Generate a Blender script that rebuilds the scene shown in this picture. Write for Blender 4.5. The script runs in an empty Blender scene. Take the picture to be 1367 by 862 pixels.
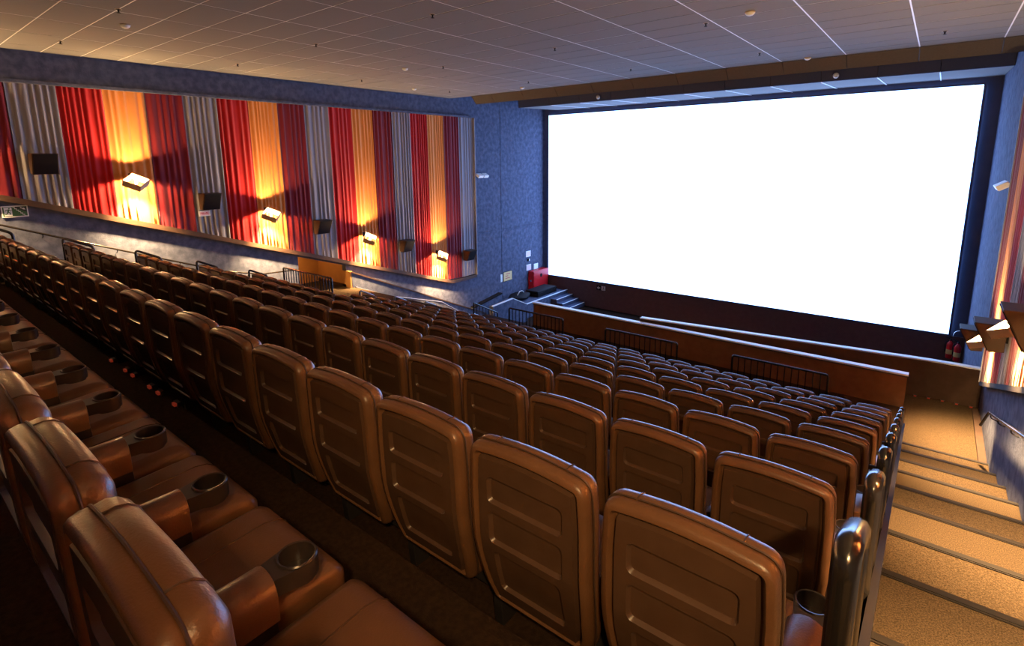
import bpy, bmesh, math, random
from mathutils import Vector, Matrix

random.seed(7)
scene = bpy.context.scene
C = scene.collection

# ------------------------------------------------------------------ camera
W_PX, H_PX = 1367, 862
YAW, PITCH, ROLL = 0.6764, 0.1813, -0.0112
F_PX, CX, CY = 712.56, 678.08, 343.24
cam_d = bpy.data.cameras.new('camera')
cam = bpy.data.objects.new('camera', cam_d)
C.objects.link(cam)
right0 = Vector((math.cos(YAW), math.sin(YAW), 0))
fwd0 = Vector((-math.sin(YAW), math.cos(YAW), 0))
up0 = Vector((0, 0, 1))
fwd = fwd0 * math.cos(PITCH) - up0 * math.sin(PITCH)
upv = up0 * math.cos(PITCH) + fwd0 * math.sin(PITCH)
r2 = right0 * math.cos(ROLL) + upv * math.sin(ROLL)
u2 = upv * math.cos(ROLL) - right0 * math.sin(ROLL)
cam.matrix_world = Matrix(((r2.x, u2.x, -fwd.x, 0), (r2.y, u2.y, -fwd.y, 0), (r2.z, u2.z, -fwd.z, 0), (0, 0, 0, 1)))
cam_d.sensor_fit = 'HORIZONTAL'
cam_d.sensor_width = 36
cam_d.lens = F_PX / W_PX * 36
cam_d.shift_x = (W_PX / 2 - CX) / W_PX
cam_d.shift_y = (CY - H_PX / 2) / W_PX
cam_d.clip_start = 0.02
cam_d.clip_end = 200
scene.camera = cam

# ------------------------------------------------------------------ world, exposure, light levels
world = bpy.data.worlds.new('world')
scene.world = world
world.use_nodes = True
world.node_tree.nodes['Background'].inputs[0].default_value = (0.10, 0.11, 0.15, 1)
world.node_tree.nodes['Background'].inputs[1].default_value = 0.05
vs = scene.view_settings
vs.view_transform = 'Standard'
vs.look = 'None'
vs.exposure = 0.5
vs.gamma = 1.0
vs.use_curve_mapping = False
scene.cycles.use_denoising = True
scene.cycles.max_bounces = 8
scene.cycles.sample_clamp_indirect = 6.0

SCREEN_COLOR = (0.34, 0.60, 1.25)
SCREEN_STRENGTH = 3.5
SCONCE_COLOR = (1.0, 0.62, 0.26)
SCONCE_POWER = 1850.0
SCONCE_DOWN = 2300.0
ASSUMED_SPOT_POWER = 330.0  # assumed spotlight behind the camera

# ------------------------------------------------------------------ materials
MATS = {}


def mat(name, color, rough=0.6, spec=0.5, metal=0.0, var=None, scale=20, bump=0.0, bscale=None, emit=None, strength=0, coords='Object', detail=4, stretch=None, coat=0.0, sheen=0.0):
    """Principled material; var = second colour mixed in by noise."""
    m = bpy.data.materials.new(name)
    m.use_nodes = True
    nt = m.node_tree
    b = nt.nodes['Principled BSDF']
    b.inputs['Base Color'].default_value = (*color, 1)
    b.inputs['Roughness'].default_value = rough
    b.inputs['Specular IOR Level'].default_value = spec
    b.inputs['Metallic'].default_value = metal
    b.inputs['Coat Weight'].default_value = coat
    if sheen:
        b.inputs['Sheen Weight'].default_value = sheen
    if emit:
        b.inputs['Emission Color'].default_value = (*emit, 1)
        b.inputs['Emission Strength'].default_value = strength
    if var or bump:
        tc = nt.nodes.new('ShaderNodeTexCoord')
        mp = nt.nodes.new('ShaderNodeMapping')
        nt.links.new(tc.outputs[coords], mp.inputs[0])
        if stretch:
            mp.inputs['Scale'].default_value = stretch
    if var:
        n = nt.nodes.new('ShaderNodeTexNoise')
        n.inputs['Scale'].default_value = scale
        n.inputs['Detail'].default_value = detail
        nt.links.new(mp.outputs[0], n.inputs['Vector'])
        r = nt.nodes.new('ShaderNodeValToRGB')
        r.color_ramp.elements[0].position = 0.35
        r.color_ramp.elements[0].color = (*color, 1)
        r.color_ramp.elements[1].position = 0.68
        r.color_ramp.elements[1].color = (*var, 1)
        nt.links.new(n.outputs['Fac'], r.inputs[0])
        nt.links.new(r.outputs[0], b.inputs['Base Color'])
    if bump:
        n2 = nt.nodes.new('ShaderNodeTexNoise')
        n2.inputs['Scale'].default_value = bscale or scale
        n2.inputs['Detail'].default_value = 3
        nt.links.new(mp.outputs[0], n2.inputs['Vector'])
        bp = nt.nodes.new('ShaderNodeBump')
        bp.inputs['Strength'].default_value = bump
        bp.inputs['Distance'].default_value = 0.01
        nt.links.new(n2.outputs['Fac'], bp.inputs['Height'])
        nt.links.new(bp.outputs[0], b.inputs['Normal'])
    MATS[name] = m
    return m


mat('leather', (0.112, 0.050, 0.022), 0.34, 0.5, var=(0.132, 0.060, 0.027), scale=9, bump=0.12, bscale=170)
mat('shell_plastic', (0.068, 0.034, 0.019), 0.34, 0.5, var=(0.078, 0.040, 0.023), scale=14, bump=0.05, bscale=400)
mat('dark_plastic', (0.020, 0.017, 0.017), 0.35, 0.5)
mat('cup_plastic', (0.030, 0.022, 0.020), 0.28, 0.5)
mat('black_metal', (0.012, 0.012, 0.014), 0.25, 0.6)
mat('rail_gloss', (0.016, 0.013, 0.012), 0.2, 0.8)
mat('steel', (0.5, 0.5, 0.52), 0.3, 0.5, metal=1.0)
mat('wall_fabric', (0.066, 0.074, 0.114), 0.95, 0.1, var=(0.118, 0.130, 0.188), scale=6.5, bump=0.7, bscale=30, detail=12)
mat('front_black', (0.075, 0.085, 0.140), 0.95, 0.1, var=(0.085, 0.095, 0.152), scale=3, bump=0.2, bscale=80)
mat('front_brown', (0.120, 0.080, 0.078), 0.95, 0.1, var=(0.140, 0.092, 0.088), scale=6, bump=0.2, bscale=80)
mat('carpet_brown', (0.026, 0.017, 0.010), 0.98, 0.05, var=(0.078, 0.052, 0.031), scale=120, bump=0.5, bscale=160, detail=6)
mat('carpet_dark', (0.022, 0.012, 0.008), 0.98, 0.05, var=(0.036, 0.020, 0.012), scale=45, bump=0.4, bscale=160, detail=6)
mat('carpet_wall', (0.130, 0.062, 0.032), 0.97, 0.05, var=(0.155, 0.076, 0.040), scale=7, bump=0.3, bscale=150, detail=8)
mat('ceiling_tile', (0.19, 0.18, 0.175), 0.92, 0.1, var=(0.205, 0.195, 0.188), scale=60, bump=0.12, bscale=220)
mat('ceiling_grid', (0.75, 0.75, 0.77), 0.45, 0.4)
mat('ceiling_back', (0.05, 0.05, 0.055), 0.9, 0.1)
mat('fascia_blue', (0.055, 0.068, 0.13), 0.9, 0.1, var=(0.06, 0.075, 0.14), scale=30)
mat('stage_brown', (0.045, 0.028, 0.022), 0.95, 0.1, var=(0.056, 0.034, 0.026), scale=6, bump=0.2, bscale=80)
mat('fascia', (0.095, 0.085, 0.085), 0.9, 0.1, var=(0.105, 0.094, 0.094), scale=30)
mat('rail_grey', (0.16, 0.16, 0.175), 0.32, 0.5, metal=0.7)
mat('wood_trim', (0.050, 0.026, 0.016), 0.6, 0.3, var=(0.072, 0.038, 0.022), scale=3, stretch=(14, 1, 14))
mat('white_cap', (0.86, 0.88, 0.90), 0.4, 0.4)
mat('orange_wall', (0.42, 0.20, 0.06), 0.85, 0.2, var=(0.46, 0.225, 0.07), scale=4)
mat('drape_red', (0.42, 0.006, 0.010), 0.75, 0.2, sheen=0.2)
mat('drape_orange', (0.66, 0.235, 0.06), 0.75, 0.2, sheen=0.2)
mat('drape_maroon', (0.16, 0.006, 0.016), 0.75, 0.2, sheen=0.2)
mat('drape_grey', (0.22, 0.205, 0.240), 0.7, 0.3, sheen=0.2)
mat('sconce_metal', (0.42, 0.32, 0.22), 0.55, 0.3)
mat('speaker_black', (0.009, 0.007, 0.008), 0.7, 0.15)
mat('speaker_wood', (0.055, 0.032, 0.019), 0.55, 0.3)
mat('bulb', (1, 0.9, 0.7), 0.5, emit=(1.0, 0.72, 0.38), strength=30)
mat('screen', (0.8, 0.8, 0.8), 0.9, 0.0, emit=SCREEN_COLOR, strength=SCREEN_STRENGTH)
mat('white_plastic', (0.75, 0.74, 0.72), 0.4, 0.5)
mat('chrome', (0.75, 0.72, 0.70), 0.2, 0.5, metal=1.0)
mat('sign_white', (0.80, 0.82, 0.78), 0.5)
mat('sign_green', (0.035, 0.130, 0.035), 0.5)
mat('sign_dark', (0.015, 0.022, 0.018), 0.5)
mat('sign_pink', (0.78, 0.52, 0.56), 0.5)
mat('sign_red', (0.55, 0.04, 0.05), 0.5)
mat('sign_yellow', (0.75, 0.50, 0.20), 0.5)
mat('fire_red', (0.62, 0.012, 0.016), 0.35, 0.5)
mat('label_yellow', (0.75, 0.55, 0.20), 0.5)
mat('lens_glass', (0.8, 0.82, 0.85), 0.15, 0.6)
mat('red_led', (0.30, 0.03, 0.015), 0.4, emit=(1.0, 0.10, 0.04), strength=0.07)
mat('nosing', (0.012, 0.009, 0.008), 0.7, 0.12)
mat('stitch', (0.050, 0.026, 0.016), 0.55, 0.3)


# ------------------------------------------------------------------ mesh helpers
def box(bm, x0, x1, y0, y1, z0, z1):
    v = [bm.verts.new(p) for p in ((x0, y0, z0), (x1, y0, z0), (x1, y1, z0), (x0, y1, z0), (x0, y0, z1), (x1, y0, z1), (x1, y1, z1), (x0, y1, z1))]
    for f in ((0, 3, 2, 1), (4, 5, 6, 7), (0, 1, 5, 4), (1, 2, 6, 5), (2, 3, 7, 6), (3, 0, 4, 7)):
        bm.faces.new([v[i] for i in f])
    return v


def prism(bm, pts, axis, a0, a1):
    """extrude a 2-D polygon along an axis: axis 'x' -> pts are (y,z); 'y' -> (x,z); 'z' -> (x,y)"""
    def P(p, a):
        return {'x': (a, p[0], p[1]), 'y': (p[0], a, p[1]), 'z': (p[0], p[1], a)}[axis]
    A = [bm.verts.new(P(p, a0)) for p in pts]
    B = [bm.verts.new(P(p, a1)) for p in pts]
    n = len(pts)
    bm.faces.new(A[::-1])
    bm.faces.new(B)
    for i in range(n):
        bm.faces.new((A[i], A[(i + 1) % n], B[(i + 1) % n], B[i]))


def tube(bm, pts, r, seg=8, cap=True, closed=False):
    pts = [Vector(p) for p in pts]
    rings = []
    n = len(pts)
    side = None
    for i, p in enumerate(pts):
        if closed:
            d = (pts[(i + 1) % n] - pts[i - 1]).normalized()
        else:
            d = (pts[min(i + 1, n - 1)] - pts[max(i - 1, 0)]).normalized()
        if side is None:
            side = d.cross(Vector((0, 0, 1)))
            if side.length < 1e-3:
                side = d.cross(Vector((1, 0, 0)))
        else:
            side = side - d * side.dot(d)
        side.normalize()
        up = side.cross(d)
        rings.append([bm.verts.new(p + (side * math.cos(a) + up * math.sin(a)) * r) for a in (2 * math.pi * k / seg for k in range(seg))])
    m = n if closed else n - 1
    for i in range(m):
        a, b = rings[i], rings[(i + 1) % n]
        for k in range(seg):
            bm.faces.new((a[k], a[(k + 1) % seg], b[(k + 1) % seg], b[k]))
    if cap and not closed:
        bm.faces.new(rings[0][::-1])
        bm.faces.new(rings[-1])


def cyl(bm, c, r0, r1, z0, z1, seg=16):
    a = [bm.verts.new((c[0] + r0 * math.cos(t), c[1] + r0 * math.sin(t), z0)) for t in (2 * math.pi * k / seg for k in range(seg))]
    b = [bm.verts.new((c[0] + r1 * math.cos(t), c[1] + r1 * math.sin(t), z1)) for t in (2 * math.pi * k / seg for k in range(seg))]
    for k in range(seg):
        bm.faces.new((a[k], a[(k + 1) % seg], b[(k + 1) % seg], b[k]))
    bm.faces.new(a[::-1])
    bm.faces.new(b)


def lathe(bm, prof, c=(0, 0, 0), seg=16):
    """prof: list of (r, z)"""
    rings = []
    for r, z in prof:
        rings.append([bm.verts.new((c[0] + r * math.cos(t), c[1] + r * math.sin(t), c[2] + z)) for t in (2 * math.pi * k / seg for k in range(seg))])
    for a, b in zip(rings, rings[1:]):
        for k in range(seg):
            bm.faces.new((a[k], a[(k + 1) % seg], b[(k + 1) % seg], b[k]))
    bm.faces.new(rings[0][::-1])
    bm.faces.new(rings[-1])


def mesh_of(name, bm, smooth=None, bevel=0):
    bmesh.ops.recalc_face_normals(bm, faces=bm.faces)
    if bevel:
        es = [e for e in bm.edges if len(e.link_faces) == 2 and e.calc_face_angle(0) > 0.6]
        bmesh.ops.bevel(bm, geom=es, offset=bevel, segments=2, profile=0.5, affect='EDGES')
    me = bpy.data.meshes.new(name)
    bm.to_mesh(me)
    bm.free()
    if smooth:
        me.shade_smooth()
        me.set_sharp_from_angle(angle=math.radians(smooth))
    return me


def link(name, me, material=None, parent=None, loc=None, rot=None):
    o = bpy.data.objects.new(name, me)
    C.objects.link(o)
    if me is not None and material and not me.materials:
        me.materials.append(MATS[material])
    if parent is not None:
        o.parent = parent
    if loc is not None:
        o.location = loc
    if rot is not None:
        o.rotation_euler = rot
    return o


def obj(name, bm, material, parent=None, smooth=None, bevel=0, loc=None):
    return link(name, mesh_of(name, bm, smooth, bevel), material, parent, loc)


def tag(o, label, cat, group=None):
    o['label'] = label
    o['category'] = cat
    if group:
        o['group'] = group
    return o


def thing(name, label, cat, loc=(0, 0, 0), rotz=0, group=None):
    o = bpy.data.objects.new(name, None)
    o.empty_display_size = 0.1
    C.objects.link(o)
    o.location = loc
    o.rotation_euler = (0, 0, rotz)
    return tag(o, label, cat, group)


def struct(name, bm, material, parent=None, smooth=None):
    o = obj(name, bm, material, parent, smooth)
    if parent is None:
        o['kind'] = 'structure'
    return o


def new():
    return bmesh.new()


ORD = ['zeroth', 'first', 'second', 'third', 'fourth', 'fifth', 'sixth', 'seventh', 'eighth', 'ninth', 'tenth', 'eleventh', 'twelfth', 'thirteenth', 'fourteenth',
       'fifteenth', 'sixteenth', 'seventeenth', 'eighteenth', 'nineteenth', 'twentieth', 'twenty-first', 'twenty-second']

# ------------------------------------------------------------------ layout numbers (metres, camera at the origin)
XL, XR = -14.6, 1.14            # side walls
YF, YB = 21.05, -3.2            # screen wall, back wall
ZC = 2.249                      # ceiling
X0, PITCHX = -0.1965, 0.566     # stair end of a row, seat pitch
Y0, DY = 1.3476, 1.1365         # rear top edge of the seat backs, row 0 = first full row ahead
ZT0, DZ = -1.018, -0.3974       # top of the seat backs
SH = 1.0                        # seat-back height
ROWS = range(-1, 9)


def row_y(k):
    return Y0 + k * DY


def row_z(k):
    return ZT0 + k * DZ - SH - (0.03 if k < 0 else 0)


Z_FRONT = -5.2                  # walkway in front of the first row
Z_PIT = -6.75                   # floor under the screen

# ------------------------------------------------------------------ floor (terraces, stairs)
bm = new()
box(bm, XL - 1.6, XR, YB, YF, -7.2, Z_PIT)
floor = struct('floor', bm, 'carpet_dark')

for k in ROWS:
    bm = new()
    y0 = row_y(k) - 0.08 if k > -1 else -0.6
    y1 = row_y(k + 1) - 0.08 if k < 8 else 13.25
    z = row_z(k)
    x0 = -13.0 if k < 5 else (-11.65 if k > 5 else -10.6)
    if k == 8:
        z = row_z(8)
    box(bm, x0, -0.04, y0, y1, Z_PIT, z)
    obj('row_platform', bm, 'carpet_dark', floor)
bm = new()
box(bm, -13.0, -0.04, YB, -0.6, Z_PIT, row_z(-1) + 0.3)
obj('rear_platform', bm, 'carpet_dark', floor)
# landing of the side entrance
bm = new()
box(bm, XL - 1.6, -10.4, 7.36, 10.0, Z_PIT, row_z(5))
obj('entrance_landing', bm, 'carpet_brown', floor)

# carpeted stairs beside the seats
NOS_Y, NOS_Z, NOS_DY, NOS_DZ = 2.995, -2.419, 1.051, -0.3379
for i in range(-4, 9):
    y1 = NOS_Y + i * NOS_DY
    z = NOS_Z + i * NOS_DZ
    y0 = y1 - NOS_DY
    bm = new()
    box(bm, -0.03, XR, y0 if i > -4 else YB, y1, Z_PIT, z)
    st = obj('stair_step', bm, 'carpet_brown', floor)
    bm = new()
    box(bm, -0.03, XR, y1 - 0.045, y1 + 0.006, z - 0.02, z + 0.008)
    box(bm, -0.03, XR, y1 - 0.064, y1 - 0.052, z, z + 0.007)
    obj('nosing', bm, 'nosing', st)
bm = new()
box(bm, -0.09, XR, NOS_Y + 8 * NOS_DY, 14.4, Z_PIT, NOS_Z + 9 * NOS_DZ + 0.23)
obj('stair_landing', bm, 'carpet_brown', floor)
Z_LAND = NOS_Z + 9 * NOS_DZ + 0.23
# metal edge strip along the row ends
bm = new()
zA, zB = NOS_Z - 4 * NOS_DZ, NOS_Z + 8 * NOS_DZ
yA, yB = NOS_Y - 4 * NOS_DY, NOS_Y + 8 * NOS_DY
prism(bm, [(yA, zA - 0.05), (yB, zB - 0.05), (yB, zB + 0.34), (yA, zA + 0.34)], 'x', -0.05, -0.028)
st = obj('stair_stringer', bm, 'dark_plastic', floor)
bm = new()
prism(bm, [(yA, zA + 0.34), (yB, zB + 0.34), (yB, zB + 0.365), (yA, zA + 0.365)], 'x', -0.055, -0.022)
obj('edge_strip', bm, 'nosing', st)

# far side aisle: one step per row, going on down to the exit corner
for i in range(-2, 13):
    y1 = row_y(i + 1) - 0.25
    z = row_z(i) - 0.05
    if i in (5, 6):
        if i == 5:
            z = row_z(5) - 0.002
        y0 = y1 - DY
    y0 = y1 - DY
    if z < Z_PIT + 0.05:
        break
    bm = new()
    box(bm, XL, -13.0 if i < 5 else -11.65, y0 if i > -2 else YB, y1, Z_PIT, z)
    obj('aisle_step', bm, 'carpet_brown', floor)

# exit corner under the screen: a raised platform and steps
bm = new()
box(bm, XL, -13.25, 17.25, YF, Z_PIT, -6.12)
pl = obj('exit_platform', bm, 'wall_fabric', floor)
bm = new()
box(bm, -13.30, -13.235, 17.25, YF, -6.125, -6.10)
obj('nosing', bm, 'white_cap', pl)
for j in range(3):
    bm = new()
    box(bm, -13.25 + j * 0.32, -12.93 + j * 0.32, 19.6, YF, Z_PIT, -6.27 - j * 0.15)
    s_ = obj('exit_step', bm, 'front_black', floor)
    bm = new()
    box(bm, -12.97 + j * 0.32, -12.925 + j * 0.32, 19.6, YF - 0.1, -6.28 - j * 0.15, -6.262 - j * 0.15)
    obj('nosing', bm, 'white_cap', s_)
# ramp parapet with a pale cap
bm = new()
P = [(15.25, Z_PIT), (15.25, -5.62), (16.5, -5.57), (17.45, -6.02), (17.45, Z_PIT)]
prism(bm, P, 'x', -13.2, -13.0)
rp = obj('ramp_parapet', bm, 'wall_fabric', floor)
bm = new()
prism(bm, [(15.22, -5.62), (16.5, -5.57), (17.48, -6.03), (17.48, -6.0), (16.5, -5.54), (15.22, -5.59)], 'x', -13.06, -12.985)
obj('cap_strip', bm, 'white_cap', rp)
bm = new()
prism(bm, [(15.7, Z_PIT), (15.7, -6.02), (17.5, -5.78), (17.5, Z_PIT)], 'x', XL, -14.42)
rp = obj('ramp_ledge', bm, 'wall_fabric', floor)
bm = new()
prism(bm, [(15.7, -6.02), (17.5, -5.78), (17.5, -5.73), (15.7, -5.97)], 'x', XL, -14.38)
obj('cap_strip', bm, 'nosing', rp)

# ------------------------------------------------------------------ walls
OP0, OP1 = 8.24, 9.86           # side entrance in the far wall


def pan_bot(y):
    return -0.63 - 0.3237 * (y - 2.0)


bm = new()
ztop = 2.75
prism(bm, [(YB, Z_PIT), (YB, ztop), (YF, ztop), (YF, Z_PIT), (OP1, Z_PIT), (OP1, pan_bot(OP1) - 0.12), (OP0, pan_bot(OP0) - 0.12), (OP0, Z_PIT)], 'x', XL - 0.2, XL)
wall_left = struct('wall_left', bm, 'wall_fabric')
# entrance corridor
bm = new()
box(bm, XL - 1.6, XL - 0.2, OP1, OP1 + 0.15, row_z(5), pan_bot(OP0))
obj('entrance_cheek', bm, 'orange_wall', wall_left)
bm = new()
box(bm, XL - 1.6, XL - 0.2, OP0 - 0.15, OP0, row_z(5), pan_bot(OP0))
obj('entrance_cheek', bm, 'orange_wall', wall_left)
bm = new()
box(bm, XL - 1.75, XL - 1.6, OP0 - 0.15, OP1 + 0.15, row_z(5), pan_bot(OP0))
obj('entrance_end', bm, 'orange_wall', wall_left)
bm = new()
box(bm, XL - 1.75, XL - 0.2, OP0 - 0.15, OP1 + 0.15, pan_bot(OP0), pan_bot(OP0) + 0.1)
obj('entrance_soffit', bm, 'orange_wall', wall_left)
bm = new()
box(bm, XL - 0.2, XL + 0.235, OP1 - 0.02, OP1 + 0.06, Z_PIT, -3.47)
obj('entrance_jamb', bm, 'orange_wall', wall_left)
bm = new()
box(bm, XL - 1.6, XL - 0.01, OP1 - 0.02, OP1, row_z(5), row_z(5) + 0.09)
obj('skirting', bm, 'wood_trim', wall_left)
# proud lower wall beyond the entrance
bm = new()
prism(bm, [(9.9, Z_PIT), (9.9, -3.50), (16.4, -6.42), (16.4, Z_PIT)], 'x', XL, XL + 0.24)
pw = obj('lower_wall', bm, 'wall_fabric', wall_left)
bm = new()
prism(bm, [(9.88, -3.50), (16.4, -6.42), (16.4, -6.38), (9.88, -3.46)], 'x', XL, XL + 0.26)
obj('ledge_cap', bm, 'wood_trim', pw)
# joint strips on the bare wall near the screen
bm = new()
prism(bm, [(16.0, -3.05), (YF, -3.05), (YF, -2.98), (16.0, -2.98)], 'x', XL, XL + 0.03)
obj('joint_strip', bm, 'wall_fabric', wall_left)
bm = new()
box(bm, XL, XL + 0.012, 17.75, 17.79, -6.0, 2.3)
obj('joint_strip', bm, 'wall_fabric', wall_left)

bm = new()
box(bm, XR, XR + 0.2, YB, YF, Z_PIT, ztop)
wall_right = struct('wall_right', bm, 'wall_fabric')
bm = new()
box(bm, XL - 0.2, XR + 0.2, YF, YF + 0.2, Z_PIT, ztop)
wall_front = struct('wall_front', bm, 'front_black')
bm = new()
box(bm, XL, XR, YF - 0.05, YF, Z_PIT, -5.56)
obj('lower_wall', bm, 'front_brown', wall_front)
bm = new()
box(bm, XL - 0.2, XR + 0.2, YB - 0.2, YB, Z_PIT, ztop)
struct('wall_back', bm, 'wall_fabric')

# parapet in front of the first row
bm = new()
box(bm, -9.62, -0.09, 13.25, 13.37, Z_PIT, -4.49)
parapet = struct('wall_parapet', bm, 'carpet_wall')
bm = new()
box(bm, -9.64, -0.07, 13.225, 13.385, -4.49, -4.455)
obj('cap_strip', bm, 'white_cap', parapet)
bm = new()
box(bm, -9.635, -0.075, 13.23, 13.25, -4.525, -4.49)
obj('cap_edge', bm, 'dark_plastic', parapet)

# curved stage wall
def stage_y(x):
    u = max(0.0, (x + 6.1) / 7.24)
    return 13.45 + 0.88 * u ** 0.95 - 0.10 * max(0, u - 0.9) / 0.1


curve = [(-6.1 + i / 16 * (XR + 6.1), stage_y(-6.1 + i / 16 * (XR + 6.1))) for i in range(17)]
bm = new()
pts = curve + [(x, y + 0.12) for x, y in curve[::-1]]
prism(bm, pts, 'z', Z_PIT, -4.40)
stage = struct('wall_stage', bm, 'stage_brown')
bm = new()
pts = [(x, y - 0.015) for x, y in curve] + [(x, y + 0.135) for x, y in curve[::-1]]
prism(bm, pts, 'z', -4.40, -4.37)
obj('cap_strip', bm, 'white_cap', stage)

# ------------------------------------------------------------------ ceiling: grid of tiles
bm = new()
box(bm, XL, XR, YB, 14.8, ZC + 0.10, ZC + 0.2)
ceiling = struct('ceiling', bm, 'ceiling_back')
GX0, GDX = -4.604, 1.3306
GY0, GDY = 2.352, 0.6587
xs = [GX0 + i * GDX for i in range(-7, 5)]
xs = [XL] + [x for x in xs if XL + 0.05 < x < XR - 0.05] + [XR]
YEND = 14.80
ys = [GY0 + i * GDY for i in range(-8, 25)]
ys = [y for y in ys if y < YEND - 0.15] + [YEND]
tile_meshes = {}
n_tile = 0
for a, b in zip(xs, xs[1:]):
    for c, d in zip(ys, ys[1:]):
        if d < 0.2 and n_tile > 1e9:
            continue
        key = (round(b - a, 3), round(d - c, 3))
        if key not in tile_meshes:
            bm = new()
            hw, hd = key[0] / 2 - 0.012, key[1] / 2 - 0.012
            box(bm, -hw, hw, -hd, hd, 0, 0.04)
            tile_meshes[key] = mesh_of('ceiling_tile', bm)
        if c < 1.0:
            continue
        link('ceiling_tile', tile_meshes[key], 'ceiling_tile', ceiling, ((a + b) / 2, (c + d) / 2, ZC + random.uniform(0.0, 0.0025)))
        n_tile += 1
bm = new()
for a, b in zip(xs, xs[1:]):
    for c, d in zip(ys, ys[1:]):
        if c < 1.0:
            box(bm, a + 0.012, b - 0.012, c + 0.012, d - 0.012, ZC, ZC + 0.04)
box(bm, XL, XR, YB, ys[0], ZC, ZC + 0.04)
o = obj('rear_tiles', bm, 'ceiling_tile', ceiling)
o['kind'] = 'stuff'
for x in xs[1:-1]:
    bm = new()
    box(bm, x - 0.013, x + 0.013, ys[0], YEND, ZC + 0.004, ZC + 0.06)
    obj('main_runner', bm, 'ceiling_grid', ceiling)
for y in ys[:-1]:
    bm = new()
    box(bm, XL, XR, y - 0.010, y + 0.010, ZC + 0.005, ZC + 0.05)
    obj('cross_tee', bm, 'ceiling_grid', ceiling)

# hung fascia bands in front of the screen
fasc_x = [-13.5] + [x for x in xs if x > -13.0]
bm = new()
box(bm, -13.2, XR, 14.86, 18.0, 2.36, 2.42)
fas = obj('soffit', bm, 'ceiling_back', ceiling)
for a, b in zip(fasc_x, fasc_x[1:]):
    bm = new()
    prism(bm, [(14.80, ZC - 0.005), (15.06, 1.985), (15.12, 2.03), (14.86, ZC + 0.07)], 'x', a + 0.006, b - 0.006)
    obj('fascia_panel', bm, 'fascia', ceiling)
fx2 = [-13.8 + 0 * 1.0] + [GX0 + 0.35 + i * GDX for i in range(-6, 5) if GX0 + 0.35 + i * GDX < XR - 0.1] + [XR]
for a, b in zip(fx2, fx2[1:]):
    bm = new()
    prism(bm, [(17.92, 2.42), (18.0, 2.07), (18.06, 2.07), (18.06, 2.42)], 'x', a + 0.006, b - 0.006)
    obj('fascia_panel', bm, 'fascia_blue', ceiling)
    bm = new()
    prism(bm, [(18.06, 2.075), (YF, 2.17), (YF, 2.22), (18.06, 2.12)], 'x', a + 0.006, b - 0.006)
    obj('soffit_panel', bm, 'ceiling_tile', ceiling)
for x in fx2[1:-1]:
    bm = new()
    prism(bm, [(18.06, 2.06), (YF, 2.155), (YF, 2.19), (18.06, 2.09)], 'x', x - 0.014, x + 0.014)
    obj('main_runner', bm, 'ceiling_grid', ceiling)
bm = new()
box(bm, XL, XR, 14.6, YF, 2.6, 2.7)
obj('upper_soffit', bm, 'front_black', ceiling)

# ------------------------------------------------------------------ screen
SX0, SX1, SZ0, SZ1 = -14.31, 0.725, -5.50, 1.955
scr = thing('projection_screen', 'huge glowing white cinema screen filling the front wall', 'screen', ((SX0 + SX1) / 2, 20.945, SZ0))
bm = new()
w2 = (SX1 - SX0) / 2
box(bm, -w2, w2, 0.0, 0.03, 0, SZ1 - SZ0)
obj('screen_surface', bm, 'screen', scr)
bm = new()
hh = SZ1 - SZ0
box(bm, -w2 - 0.06, w2 + 0.06, -0.015, 0.04, hh, hh + 0.06)
box(bm, -w2 - 0.06, w2 + 0.06, -0.015, 0.04, -0.06, 0)
box(bm, -w2 - 0.06, -w2, -0.015, 0.04, 0, hh)
box(bm, w2, w2 + 0.06, -0.015, 0.04, 0, hh)
obj('masking_border', bm, 'front_black', scr)

# ------------------------------------------------------------------ seats
def prof(z):
    a = max(0.0, (0.62 - z) / 0.62)
    return 0.03 * (1.0 - z) + 0.17 * a ** 1.5


def side_outline():
    """right half of the back's outline, bottom to top, in (x, z)"""
    def hw(z):
        return 0.262 - 0.045 * max(0, (0.55 - z) / 0.4) ** 1.4 - 0.010 * max(0, (z - 0.8) / 0.2)
    P = []
    zb, zt, rb, rt = 0.24, 1.0, 0.05, 0.055
    xb = hw(zb)
    for i in range(5):
        a = -math.pi / 2 + i / 4 * math.pi / 2
        P.append((xb - rb + rb * math.cos(a), zb + rb + rb * math.sin(a)))
    z = zb + rb + 0.05
    while z < zt - rt - 0.03:
        P.append((hw(z), z))
        z += 0.058
    xt = hw(zt - rt)
    for i in range(6):
        a = i / 5 * math.pi / 2 * 0.94
        P.append((xt - rt + rt * math.cos(a), zt - 0.014 - rt + rt * math.sin(a)))
    # slightly crowned top
    for x in (0.145, 0.085, 0.03):
        P.append((x, zt - 0.014 + 0.014 * (1 - (x / 0.2) ** 2)))
    return P


def inset(P, d):
    """offset the right half outline inwards (mirrored at x=0)"""
    n = len(P)
    out = []
    for i in range(n):
        a = P[i - 1] if i > 0 else (-P[0][0], P[0][1])
        b = P[i + 1] if i < n - 1 else (-P[-1][0], P[-1][1])
        t = Vector((b[0] - a[0], b[1] - a[1])).normalized()
        out.append((P[i][0] - t.y * d, P[i][1] + t.x * d))
    return out


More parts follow.
